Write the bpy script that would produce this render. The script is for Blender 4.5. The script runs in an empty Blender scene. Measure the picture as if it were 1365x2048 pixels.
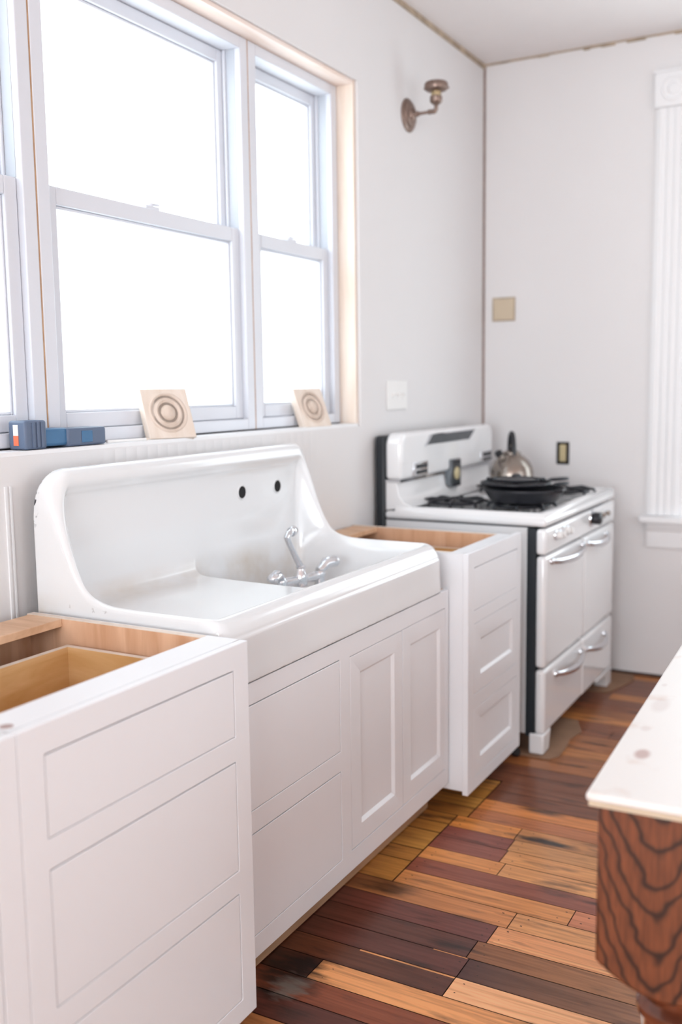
import bpy, bmesh, math, random
from mathutils import Vector, Matrix
random.seed(7)
PI = math.pi
scene = bpy.context.scene
C = bpy.data.collections.new('kitchen')
scene.collection.children.link(C)

# ------------------------------------------------------------ camera
cam_d = bpy.data.cameras.new('camera')
cam = bpy.data.objects.new('camera', cam_d)
scene.collection.objects.link(cam)
scene.camera = cam
YAW, PITCH, ROLL = 0.50584442, 0.12632951, -0.01328221
fw = Vector((-math.sin(YAW)*math.cos(PITCH), math.cos(YAW)*math.cos(PITCH), -math.sin(PITCH)))
rt = Vector((math.cos(YAW), math.sin(YAW), 0))
up = rt.cross(fw)
r2 = rt*math.cos(ROLL) + up*math.sin(ROLL)
u2 = -rt*math.sin(ROLL) + up*math.cos(ROLL)
CAM = Vector((1.78479, 0, 1.39))
M = Matrix((( r2.x, u2.x, -fw.x, CAM.x), (r2.y, u2.y, -fw.y, CAM.y), (r2.z, u2.z, -fw.z, CAM.z), (0, 0, 0, 1)))
cam.matrix_world = M
cam_d.sensor_fit = 'VERTICAL'
cam_d.sensor_height = 36.0
cam_d.lens = 1974.63/2048*36.0
cam_d.clip_start = 0.05
cam_d.dof.use_dof = True
cam_d.dof.focus_distance = 2.35
cam_d.dof.aperture_fstop = 1.8

# ------------------------------------------------------------ world, daylight, exposure
scene.view_settings.view_transform = 'Standard'
scene.view_settings.look = 'None'
scene.view_settings.gamma = 1.0
scene.view_settings.use_curve_mapping = False
scene.view_settings.exposure = 0.52
W = bpy.data.worlds.new('overcast_sky')
scene.world = W
W.use_nodes = True
bg = W.node_tree.nodes['Background']
bg.inputs[0].default_value = (0.85, 0.94, 1.0, 1)
bg.inputs[1].default_value = 3.1

def window_light(name, loc, rot, sx, sy, power, portal=False, color=(0.865, 0.945, 1.0)):
    d = bpy.data.lights.new(name, 'AREA'); d.shape = 'RECTANGLE'; d.size = sx; d.size_y = sy
    d.energy = power; d.color = color
    if portal: d.cycles.is_portal = True
    o = bpy.data.objects.new(name, d); scene.collection.objects.link(o)
    o.location = loc; o.rotation_euler = rot
    return o
# left wall windows (portal for the sky), window in the back wall, lamps added for unseen right and rear windows; those walls have no openings
window_light('daylight_left', (-0.24, 2.30, 1.88), (0, -PI/2, 0), 1.3, 2.2, 1, True)
window_light('daylight_back', (1.55, 4.90, 1.70), (-PI/2, 0, 0), 1.2, 1.8, 1, True)
window_light('unseen_daylight_right', (4.48, 1.8, 1.45), (0, PI/2, 0), 1.9, 3.2, 30)
window_light('unseen_daylight_behind', (1.9, -4.46, 1.55), (PI/2, 0, 0), 3.2, 2.0, 150)

# ------------------------------------------------------------ helpers
def lin(c):
    return tuple(((v/255)/12.92 if v/255 <= 0.04045 else ((v/255+0.055)/1.055)**2.4) for v in c)

def node_mat(name):
    m = bpy.data.materials.new(name); m.use_nodes = True
    nt = m.node_tree
    return m, nt, nt.nodes['Principled BSDF']

def simple(name, rgb, rough=0.5, metal=0.0, var=0.03, scale=8.0, bump=0.0, bscale=60.0, coat=0.0):
    m, nt, p = node_mat(name)
    c = lin(rgb)
    tc = nt.nodes.new('ShaderNodeTexCoord')
    n = nt.nodes.new('ShaderNodeTexNoise'); n.inputs['Scale'].default_value = scale; n.inputs['Detail'].default_value = 4
    nt.links.new(tc.outputs['Object'], n.inputs['Vector'])
    r = nt.nodes.new('ShaderNodeValToRGB')
    r.color_ramp.elements[0].position = 0.3; r.color_ramp.elements[1].position = 0.7
    r.color_ramp.elements[0].color = (*[v*(1-var) for v in c], 1)
    r.color_ramp.elements[1].color = (*[min(1, v*(1+var)) for v in c], 1)
    nt.links.new(n.outputs['Fac'], r.inputs[0]); nt.links.new(r.outputs[0], p.inputs['Base Color'])
    p.inputs['Roughness'].default_value = rough; p.inputs['Metallic'].default_value = metal
    if coat: p.inputs['Coat Weight'].default_value = coat; p.inputs['Coat Roughness'].default_value = 0.08
    if bump:
        b = nt.nodes.new('ShaderNodeBump'); b.inputs['Strength'].default_value = bump; b.inputs['Distance'].default_value = 0.002
        n2 = nt.nodes.new('ShaderNodeTexNoise'); n2.inputs['Scale'].default_value = bscale
        nt.links.new(tc.outputs['Object'], n2.inputs['Vector'])
        nt.links.new(n2.outputs['Fac'], b.inputs['Height']); nt.links.new(b.outputs[0], p.inputs['Normal'])
    return m

def wood(name, rgb_a, rgb_b, stretch=(1, 12, 12), scale=3.0, rough=0.55, coat=0.0):
    m, nt, p = node_mat(name)
    tc = nt.nodes.new('ShaderNodeTexCoord')
    mp = nt.nodes.new('ShaderNodeMapping'); mp.inputs['Scale'].default_value = stretch
    nt.links.new(tc.outputs['Object'], mp.inputs[0])
    n = nt.nodes.new('ShaderNodeTexNoise'); n.inputs['Scale'].default_value = scale; n.inputs['Detail'].default_value = 6
    n.inputs['Distortion'].default_value = 0.6
    nt.links.new(mp.outputs[0], n.inputs['Vector'])
    r = nt.nodes.new('ShaderNodeValToRGB')
    r.color_ramp.elements[0].position = 0.35; r.color_ramp.elements[1].position = 0.65
    r.color_ramp.elements[0].color = (*lin(rgb_a), 1); r.color_ramp.elements[1].color = (*lin(rgb_b), 1)
    nt.links.new(n.outputs['Fac'], r.inputs[0]); nt.links.new(r.outputs[0], p.inputs['Base Color'])
    p.inputs['Roughness'].default_value = rough
    if coat: p.inputs['Coat Weight'].default_value = coat
    return m

MAT = {}
MAT['wall'] = simple('wall_paint', (228, 225, 225), 0.7, var=0.012, scale=1.5, bump=0.15, bscale=90)
MAT['ceiling'] = simple('ceiling_paint', (240, 235, 234), 0.8, var=0.01)
MAT['cab'] = simple('cabinet_paint', (236, 236, 239), 0.38, var=0.006, scale=3)
MAT['vinyl'] = simple('window_vinyl', (220, 222, 229), 0.35, var=0.004)
MAT['liner'] = simple('grey_jamb_liner', (188, 192, 200), 0.5)
MAT['trimpaint'] = simple('trim_paint', (238, 237, 238), 0.4, var=0.006)
MAT['enamel'] = simple('stove_enamel', (236, 235, 236), 0.12, var=0.004, coat=0.6)
MAT['ply'] = wood('birch_plywood', (206, 164, 130), (228, 190, 158), (2, 9, 9), 2.5, 0.55)
MAT['plyv'] = wood('upright_birch_plywood', (208, 160, 126), (230, 188, 156), (9, 9, 1.2), 2.5, 0.5)
MAT['drawerwood'] = wood('drawer_box_birch', (206, 160, 104), (226, 188, 138), (1.0, 1.0, 7), 4.0, 0.5)
MAT['rawpine'] = wood('raw_window_lumber', (232, 212, 196), (242, 228, 216), (10, 10, 1), 3.0, 0.7)
MAT['headpine'] = wood('raw_header_lumber', (238, 218, 206), (245, 230, 222), (10, 1, 10), 3.0, 0.7)
MAT['toe'] = wood('raw_toe_board', (176, 136, 104), (198, 160, 126), (6, 1, 6), 3, 0.65)
MAT['block'] = wood('rosette_wood', (222, 205, 190), (232, 218, 206), (6, 6, 1.5), 5, 0.55)
MAT['block_dark'] = wood('turned_rosette_wood', (204, 184, 168), (220, 202, 188), (6, 6, 1.5), 5, 0.5)
MAT['seam'] = simple('bare_joint_compound', (176, 158, 138), 0.9, var=0.25, scale=14)
MAT['plug'] = simple('bare_primer_spot', (176, 152, 148), 0.8)
MAT['cornerseam'] = simple('open_corner_joint', (136, 116, 108), 0.9, var=0.2, scale=14)
MAT['darkgap'] = simple('dark_gap', (70, 52, 46), 0.9, var=0.2, scale=20)
MAT['tan'] = simple('tan_board', (205, 188, 164), 0.8, var=0.05)
MAT['chrome'] = simple('chrome', (222, 224, 228), 0.09, 1.0, 0.01)
MAT['steel'] = simple('brushed_steel', (150, 140, 132), 0.24, 1.0, 0.03)
MAT['brass'] = simple('aged_brass', (142, 122, 112), 0.36, 0.8, 0.12, 20)
MAT['brass_pale'] = simple('polished_brass', (196, 178, 142), 0.25, 0.9, 0.05, 20)  # paler, smoother brass for the socket shell
MAT['iron'] = simple('cast_iron', (30, 31, 38), 0.42, 0.2, 0.15, 30, 0.2, 300)
MAT['black'] = simple('black_plastic', (26, 26, 32), 0.35, 0.0, 0.05)
MAT['blacktrim_shade'] = simple('black_trim_and_shade', (28, 34, 40), 0.4, 0, 0.08)
MAT['void'] = simple('unlit_recess', (22, 20, 22), 0.9, 0, 0.05)
MAT['greymetal'] = simple('grey_vent_metal', (92, 96, 100), 0.3, 0.7, 0.1, 40)
MAT['ivory'] = simple('ivory_plastic', (196, 180, 140), 0.4, 0, 0.02)
MAT['whiteplastic'] = simple('white_plastic', (240, 238, 236), 0.35, 0, 0.005)
MAT['blue'] = simple('blue_tool_plastic', (64, 110, 150), 0.45, 0, 0.05)
MAT['navy'] = simple('navy_tool_plastic', (92, 106, 130), 0.5, 0, 0.05)
MAT['orange'] = simple('orange_label', (235, 120, 84), 0.5, 0, 0.03)
MAT['card'] = simple('brown_cardboard', (142, 108, 84), 0.85, 0, 0.12, 10)
MAT['rubber'] = simple('rubber', (40, 36, 36), 0.7)

def glass_mat():
    m = bpy.data.materials.new('window_glass'); m.use_nodes = True
    nt = m.node_tree; nt.nodes.clear()
    o = nt.nodes.new('ShaderNodeOutputMaterial'); mx = nt.nodes.new('ShaderNodeMixShader')
    t = nt.nodes.new('ShaderNodeBsdfTransparent'); t.inputs[0].default_value = (0.97, 0.985, 0.98, 1)
    g = nt.nodes.new('ShaderNodeBsdfGlossy'); g.inputs['Roughness'].default_value = 0.02
    mx.inputs[0].default_value = 0.06
    nt.links.new(t.outputs[0], mx.inputs[1]); nt.links.new(g.outputs[0], mx.inputs[2]); nt.links.new(mx.outputs[0], o.inputs[0])
    return m
MAT['glass'] = glass_mat()

def mat_sink():
    m, nt, p = node_mat('porcelain')
    L = nt.links; N = nt.nodes.new
    tc = N('ShaderNodeTexCoord'); sx = N('ShaderNodeSeparateXYZ'); L.new(tc.outputs['Object'], sx.inputs[0])
    def rng(inp, a, b, c, d):
        r = N('ShaderNodeMapRange'); r.inputs[1].default_value = a; r.inputs[2].default_value = b
        r.inputs[3].default_value = c; r.inputs[4].default_value = d; L.new(inp, r.inputs[0]); return r.outputs[0]
    def mul(a, b):
        r = N('ShaderNodeMath'); r.operation = 'MULTIPLY'; L.new(a, r.inputs[0]); L.new(b, r.inputs[1]); return r.outputs[0]
    n = N('ShaderNodeTexNoise'); n.inputs['Scale'].default_value = 55; n.inputs['Detail'].default_value = 5; L.new(tc.outputs['Object'], n.inputs['Vector'])
    chip = mul(rng(sx.outputs["Y"], 0.10, 0.075, 0, 1), mul(rng(n.outputs["Fac"], 0.53, 0.58, 0, 1), mul(rng(sx.outputs["X"], 0.062, 0.052, 0, 1), rng(sx.outputs["Z"], 0.32, 0.36, 0, 1))))
    n3 = N('ShaderNodeTexNoise'); n3.inputs['Scale'].default_value = 38; n3.inputs['Detail'].default_value = 6; L.new(tc.outputs['Object'], n3.inputs['Vector'])
    peck = mul(rng(n3.outputs['Fac'], 0.66, 0.70, 0, 0.75), mul(rng(sx.outputs['Y'], 0.012, 0.004, 0, 1), rng(sx.outputs['Z'], 0.16, 0.12, 0, 1)))
    # rust along the bottom of the apron
    n4 = N('ShaderNodeTexNoise'); n4.inputs['Scale'].default_value = 22; L.new(tc.outputs['Object'], n4.inputs['Vector'])
    rust = mul(rng(n4.outputs['Fac'], 0.50, 0.62, 0, 1), mul(rng(sx.outputs['Z'], 0.0065, 0.0015, 0, 1), rng(sx.outputs['X'], 0.54, 0.56, 0, 1)))
    # ochre stain where the drainboard meets the back, and on the basin floor
    n2 = N('ShaderNodeTexNoise'); n2.inputs['Scale'].default_value = 6; n2.inputs['Detail'].default_value = 5; L.new(tc.outputs['Object'], n2.inputs['Vector'])
    st = mul(rng(n2.outputs['Fac'], 0.42, 0.72, 0, 0.9), mul(rng(sx.outputs['Z'], 0.175, 0.118, 0, 1), rng(sx.outputs['X'], 0.17, 0.06, 0, 1)))
    mix = N('ShaderNodeMixRGB'); mix.inputs[1].default_value = (*lin((230, 230, 231)), 1); mix.inputs[2].default_value = (*lin((196, 176, 150)), 1); L.new(st, mix.inputs[0])
    mix2 = N('ShaderNodeMixRGB'); mix2.inputs[2].default_value = (*lin((40, 36, 44)), 1); L.new(mix.outputs[0], mix2.inputs[1]); L.new(chip, mix2.inputs[0])
    mix3 = N('ShaderNodeMixRGB'); mix3.inputs[2].default_value = (*lin((120, 106, 104)), 1); L.new(mix2.outputs[0], mix3.inputs[1]); L.new(peck, mix3.inputs[0])
    mix4 = N('ShaderNodeMixRGB'); mix4.inputs[2].default_value = (*lin((86, 62, 52)), 1); L.new(mix3.outputs[0], mix4.inputs[1]); L.new(rust, mix4.inputs[0])
    L.new(mix4.outputs[0], p.inputs['Base Color'])
    p.inputs['Roughness'].default_value = 0.16
    p.inputs['Coat Weight'].default_value = 0.5; p.inputs['Coat Roughness'].default_value = 0.05
    return m
MAT['sink'] = mat_sink()

def mat_floor():
    m, nt, p = node_mat('varnished_pine_planks')
    L = nt.links; N = nt.nodes.new
    a = N('ShaderNodeAttribute'); a.attribute_name = 'tone'
    tc = N('ShaderNodeTexCoord')
    mp = N('ShaderNodeMapping'); mp.inputs['Scale'].default_value = (2.2, 42, 1); L.new(tc.outputs['Object'], mp.inputs[0])
    n = N('ShaderNodeTexNoise'); n.inputs['Scale'].default_value = 1.6; n.inputs['Detail'].default_value = 7; n.inputs['Distortion'].default_value = 0.9
    L.new(mp.outputs[0], n.inputs['Vector'])
    r = N('ShaderNodeValToRGB'); e = r.color_ramp.elements
    e[0].position = 0.30; e[0].color = (0.88, 0.76, 0.68, 1); e[1].position = 0.60; e[1].color = (1.50, 1.42, 1.34, 1)
    L.new(n.outputs['Fac'], r.inputs[0])
    mx = N('ShaderNodeMixRGB'); mx.blend_type = 'MULTIPLY'; mx.inputs[0].default_value = 0.85
    L.new(a.outputs['Color'], mx.inputs[1]); L.new(r.outputs[0], mx.inputs[2])
    # black water marks, long along the grain
    mp2 = N('ShaderNodeMapping'); mp2.inputs['Scale'].default_value = (3.2, 15, 1); mp2.inputs['Location'].default_value = (2.3, 5.1, 0); L.new(tc.outputs['Object'], mp2.inputs[0])
    n2 = N('ShaderNodeTexNoise'); n2.inputs['Scale'].default_value = 1.3; n2.inputs['Detail'].default_value = 8; L.new(mp2.outputs[0], n2.inputs['Vector'])
    r2_ = N('ShaderNodeValToRGB'); r2_.color_ramp.elements[0].position = 0.56; r2_.color_ramp.elements[0].color = (0, 0, 0, 1)
    r2_.color_ramp.elements[1].position = 0.72; r2_.color_ramp.elements[1].color = (0.85, 0.85, 0.85, 1); L.new(n2.outputs['Fac'], r2_.inputs[0])
    mx2 = N('ShaderNodeMixRGB'); mx2.inputs[2].default_value = (*lin((46, 30, 26)), 1)
    L.new(r2_.outputs[0], mx2.inputs[0]); L.new(mx.outputs[0], mx2.inputs[1])
    # worn ash-grey patch and two black water marks at fixed spots
    def spot(x, y, rx, ry, prev, col, hard, nz):
        mpx = N('ShaderNodeMapping'); mpx.inputs['Location'].default_value = (-x/rx, -y/ry, 0); mpx.inputs['Scale'].default_value = (1/rx, 1/ry, 0)
        L.new(tc.outputs['Object'], mpx.inputs[0])
        ln = N('ShaderNodeVectorMath'); ln.operation = 'LENGTH'; L.new(mpx.outputs[0], ln.inputs[0])
        nn = N('ShaderNodeTexNoise'); nn.inputs['Scale'].default_value = 1; nn.inputs['Detail'].default_value = 6
        mq = N('ShaderNodeMapping'); mq.inputs['Scale'].default_value = (nz, nz*3, 1); L.new(tc.outputs['Object'], mq.inputs[0]); L.new(mq.outputs[0], nn.inputs['Vector'])
        ad = N('ShaderNodeMath'); ad.operation = 'MULTIPLY_ADD'; ad.inputs[1].default_value = 1.8; L.new(nn.outputs['Fac'], ad.inputs[0]); L.new(ln.outputs['Value'], ad.inputs[2])
        rg = N('ShaderNodeMapRange'); rg.inputs[1].default_value = 1.9; rg.inputs[2].default_value = 1.2; rg.inputs[3].default_value = 0; rg.inputs[4].default_value = hard
        L.new(ad.outputs[0], rg.inputs[0])
        q = N('ShaderNodeMixRGB'); q.inputs[2].default_value = (*lin(col), 1); L.new(rg.outputs[0], q.inputs[0]); L.new(prev, q.inputs[1])
        return q.outputs[0]
    c = mx2.outputs[0]
    c = spot(0.60, 1.86, 0.10, 0.13, c, (30, 24, 24), 0.9, 14)
    c = spot(0.625, 1.815, 0.05, 0.06, c, (122, 112, 104), 0.85, 22)
    c = spot(0.93, 2.80, 0.14, 0.028, c, (34, 28, 30), 0.95, 10)
    c = spot(0.62, 2.34, 0.12, 0.05, c, (52, 32, 20), 0.7, 8)
    L.new(c, p.inputs['Base Color'])
    p.inputs['Roughness'].default_value = 0.36
    p.inputs['Specular IOR Level'].default_value = 0.35
    p.inputs['Coat Weight'].default_value = 0.08; p.inputs['Coat Roughness'].default_value = 0.12
    b = N('ShaderNodeBump'); b.inputs['Strength'].default_value = 0.25; b.inputs['Distance'].default_value = 0.001
    L.new(n.outputs['Fac'], b.inputs['Height']); L.new(b.outputs[0], p.inputs['Normal'])
    return m
MAT['floor'] = mat_floor()

def mat_oak():
    m, nt, p = node_mat('stained_oak_cathedral')
    L = nt.links; N = nt.nodes.new
    tc = N('ShaderNodeTexCoord'); s = N('ShaderNodeSeparateXYZ'); L.new(tc.outputs['Object'], s.inputs[0])
    def mth(op, a, b=None, c=None):
        q = N('ShaderNodeMath'); q.operation = op
        for i, v in enumerate((a, b, c)):
            if v is None: continue
            if isinstance(v, (int, float)): q.inputs[i].default_value = v
            else: L.new(v, q.inputs[i])
        return q.outputs[0]
    n = N('ShaderNodeTexNoise'); n.inputs['Scale'].default_value = 24; n.inputs['Detail'].default_value = 1.2
    L.new(tc.outputs['Object'], n.inputs['Vector'])
    dx = mth('ABSOLUTE', mth('SUBTRACT', s.outputs['X'], 0.107))
    dxp = mth('POWER', dx, 1.5)
    f = mth('ADD', mth('MULTIPLY', s.outputs['Z'], 118.0), mth('MULTIPLY', dxp, -760.0))
    f = mth('ADD', f, mth('MULTIPLY', n.outputs['Fac'], 8.0))
    w = mth('POWER', mth('MULTIPLY_ADD', mth('SINE', f), 0.5, 0.5), 5.0)
    n2 = N('ShaderNodeTexNoise'); n2.inputs['Scale'].default_value = 5
    mp = N('ShaderNodeMapping'); mp.inputs['Scale'].default_value = (30, 30, 3); L.new(tc.outputs['Object'], mp.inputs[0]); L.new(mp.outputs[0], n2.inputs['Vector'])
    r = N('ShaderNodeValToRGB'); r.color_ramp.elements[0].position = 0.3; r.color_ramp.elements[1].position = 0.7
    r.color_ramp.elements[0].color = (*lin((92, 48, 27)), 1); r.color_ramp.elements[1].color = (*lin((124, 68, 40)), 1)
    L.new(n2.outputs['Fac'], r.inputs[0])
    mx = N('ShaderNodeMixRGB'); mx.inputs[2].default_value = (*lin((40, 19, 10)), 1); L.new(w, mx.inputs[0]); L.new(r.outputs[0], mx.inputs[1])
    L.new(mx.outputs[0], p.inputs['Base Color']); p.inputs['Roughness'].default_value = 0.4
    return m
MAT['oak'] = mat_oak()
MAT['legoak'] = wood('dark_turned_oak', (84, 42, 26), (128, 70, 46), (4, 4, 12), 3, 0.18, 0.5)

def mat_top():
    m, nt, p = node_mat('worn_white_tabletop')
    L = nt.links; N = nt.nodes.new
    tc = N('ShaderNodeTexCoord')
    n = N('ShaderNodeTexNoise'); n.inputs['Scale'].default_value = 11; n.inputs['Detail'].default_value = 3; L.new(tc.outputs['Object'], n.inputs['Vector'])
    r = N('ShaderNodeValToRGB'); e = r.color_ramp.elements
    e[0].position = 0.60; e[0].color = (*lin((240, 236, 233)), 1); e[1].position = 0.95; e[1].color = (*lin((214, 182, 164)), 1)
    L.new(n.outputs['Fac'], r.inputs[0])
    prev = r.outputs[0]
    # dark knots
    for (x, y, rx, ry) in ((0.049, 0.201, 0.014, 0.026), (0.031, 0.333, 0.010, 0.016), (0.033, 0.482, 0.018, 0.05), (.018, .62, .006, .012)):
        mp = N('ShaderNodeMapping'); mp.inputs['Location'].default_value = (-x/rx, -y/ry, 0); mp.inputs['Scale'].default_value = (1/rx, 1/ry, 0); L.new(tc.outputs['Object'], mp.inputs[0])
        ln = N('ShaderNodeVectorMath'); ln.operation = 'LENGTH'; L.new(mp.outputs[0], ln.inputs[0])
        rg = N('ShaderNodeMapRange'); rg.inputs[1].default_value = 1.15; rg.inputs[2].default_value = 0.6; rg.inputs[3].default_value = 0; rg.inputs[4].default_value = 0.85 if y < .25 else .22
        L.new(ln.outputs['Value'], rg.inputs[0])
        q = N('ShaderNodeMixRGB'); q.inputs[2].default_value = (*lin((188, 156, 150)), 1); L.new(rg.outputs[0], q.inputs[0]); L.new(prev, q.inputs[1]); prev = q.outputs[0]
    L.new(prev, p.inputs['Base Color']); p.inputs['Roughness'].default_value = 0.35
    return m
MAT['top'] = mat_top()

# ---- geometry helpers (bmesh)
def NB(): return bmesh.new()
def box(bm, x0, x1, y0, y1, z0, z1):
    vs = [bm.verts.new((x, y, z)) for z in (z0, z1) for y in (y0, y1) for x in (x0, x1)]
    for f in ((0, 2, 3, 1), (4, 5, 7, 6), (0, 1, 5, 4), (2, 6, 7, 3), (0, 4, 6, 2), (1, 3, 7, 5)):
        bm.faces.new([vs[i] for i in f])
    return vs
def lathe(bm, prof, c=(0, 0, 0), seg=32, axis='Z', cap=True):
    rings = []
    for r, h in prof:
        ring = []
        for i in range(seg):
            a = 2*PI*i/seg; p = (r*math.cos(a), r*math.sin(a), h)
            if axis == 'X': p = (p[2], p[0], p[1])
            elif axis == 'Y': p = (p[0], p[2], p[1])
            ring.append(bm.verts.new((c[0]+p[0], c[1]+p[1], c[2]+p[2])))
        rings.append(ring)
    for a, b in zip(rings, rings[1:]):
        for i in range(seg):
            bm.faces.new([a[i], a[(i+1) % seg], b[(i+1) % seg], b[i]])
    if cap:
        if prof[0][0] > 1e-5: bm.faces.new(list(reversed(rings[0])))
        if prof[-1][0] > 1e-5: bm.faces.new(rings[-1])
def tube(bm, pts, r, seg=12, flat=1.0, cap=True):
    pts = [Vector(p) for p in pts]; rings = []
    rad = r if isinstance(r, (list, tuple)) else [r]*len(pts)
    prevn = None
    for i, p in enumerate(pts):
        t = (pts[min(i+1, len(pts)-1)] - pts[max(i-1, 0)]).normalized()
        if prevn is None:
            n = t.cross(Vector((0, 0, 1)));
            if n.length < 0.1: n = t.cross(Vector((0, 1, 0)))
            n.normalize()
        else:
            n = (prevn - t*prevn.dot(t)).normalized()
        prevn = n; b = t.cross(n)
        rings.append([bm.verts.new(p + n*rad[i]*math.cos(2*PI*k/seg) + b*rad[i]*flat*math.sin(2*PI*k/seg)) for k in range(seg)])
    for a, b in zip(rings, rings[1:]):
        for i in range(seg): bm.faces.new([a[i], a[(i+1) % seg], b[(i+1) % seg], b[i]])
    if cap:
        bm.faces.new(list(reversed(rings[0]))); bm.faces.new(rings[-1])
def prism(bm, pts, d0, d1, axis='Z'):
    def P(a, b, d): return {'Z': (a, b, d), 'X': (d, a, b), 'Y': (a, d, b)}[axis]
    A = [bm.verts.new(P(a, b, d0)) for a, b in pts]; B = [bm.verts.new(P(a, b, d1)) for a, b in pts]
    n = len(pts)
    for i in range(n): bm.faces.new([A[i], A[(i+1) % n], B[(i+1) % n], B[i]])
    bm.faces.new(list(reversed(A))); bm.faces.new(B)

def root_of(o):
    while o.parent: o = o.parent
    return o
def obj(name, bm, mat, parent=None, bevel=0.0, smooth=False, local=False, segs=2, angle=40):
    if parent is not None and not local:
        off = root_of(parent).location
        for v in bm.verts: v.co -= off
    bmesh.ops.recalc_face_normals(bm, faces=bm.faces)
    me = bpy.data.meshes.new(name); bm.to_mesh(me); bm.free()
    me.materials.append(MAT[mat] if isinstance(mat, str) else mat)
    o = bpy.data.objects.new(name, me); C.objects.link(o)
    if parent is not None: o.parent = parent
    if bevel:
        md = o.modifiers.new('bevel', 'BEVEL'); md.width = bevel; md.segments = segs; md.limit_method = 'ANGLE'; md.angle_limit = math.radians(50)
        md.harden_normals = False
    if smooth or bevel:
        for p in me.polygons: p.use_smooth = True
        try: me.set_sharp_from_angle(angle=math.radians(angle))
        except Exception: pass
    return o
def thing(name, label, cat, loc=(0, 0, 0), rot=(0, 0, 0), group=None):
    o = bpy.data.objects.new(name, None); C.objects.link(o); o.empty_display_size = 0.05
    o.location = loc; o.rotation_euler = rot; o['label'] = label; o['category'] = cat
    if group: o['group'] = group
    return o
def tag(o, label, cat, group=None):
    o['label'] = label; o['category'] = cat
    if group: o['group'] = group
    return o
def centre(o):   # move a top-level mesh's origin to its base centre
    me = o.data; xs = [v.co for v in me.vertices]
    c = Vector(((min(v.x for v in xs)+max(v.x for v in xs))/2, (min(v.y for v in xs)+max(v.y for v in xs))/2, min(v.z for v in xs)))
    me.transform(Matrix.Translation(-c)); o.location = c
    return o
def struct(name, bm, mat, parent=None, **k):
    o = obj(name, bm, mat, parent, **k)
    if parent is None: o['kind'] = 'structure'
    return o
def struct_root(name, loc):
    o = bpy.data.objects.new(name, None); C.objects.link(o); o.location = loc; o.empty_display_size = 0.05; o['kind'] = 'structure'
    return o

XR, YB, YN, ZC = 4.5, 4.705, -4.5, 2.915
# ------------------------------------------------------------ room shell
bm = NB()   # left wall around the window opening
WY0, WY1, WZ0, WZ1 = 1.20, 3.392, 1.238, 2.515
box(bm, -0.18, 0, YN, WY0, -0.02, ZC); box(bm, -0.18, 0, WY1, YB, -0.02, ZC)
box(bm, -0.18, 0, WY0, WY1, -0.02, WZ0); box(bm, -0.18, 0, WY0, WY1, WZ1, ZC)
struct('wall_left', bm, 'wall')
BX0, BX1, BZ0, BZ1 = 0.965, 2.10, 0.765, 2.58
bm = NB()
box(bm, -0.18, BX0, YB, YB+0.15, -0.02, ZC); box(bm, BX1, XR, YB, YB+0.15, -0.02, ZC)
box(bm, BX0, BX1, YB, YB+0.15, -0.02, BZ0); box(bm, BX0, BX1, YB, YB+0.15, BZ1, ZC)
struct('wall_back', bm, 'wall')
bm = NB(); box(bm, XR, XR+0.15, YN, YB+0.15, -0.02, ZC); struct('wall_right', bm, 'wall')
bm = NB(); box(bm, -0.18, XR+0.15, YN-0.15, YN, -0.02, ZC); struct('wall_front', bm, 'wall')
bm = NB(); box(bm, -0.18, XR+0.15, YN-0.15, YB+0.15, ZC, ZC+0.1); struct('ceiling', bm, 'ceiling')

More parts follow.
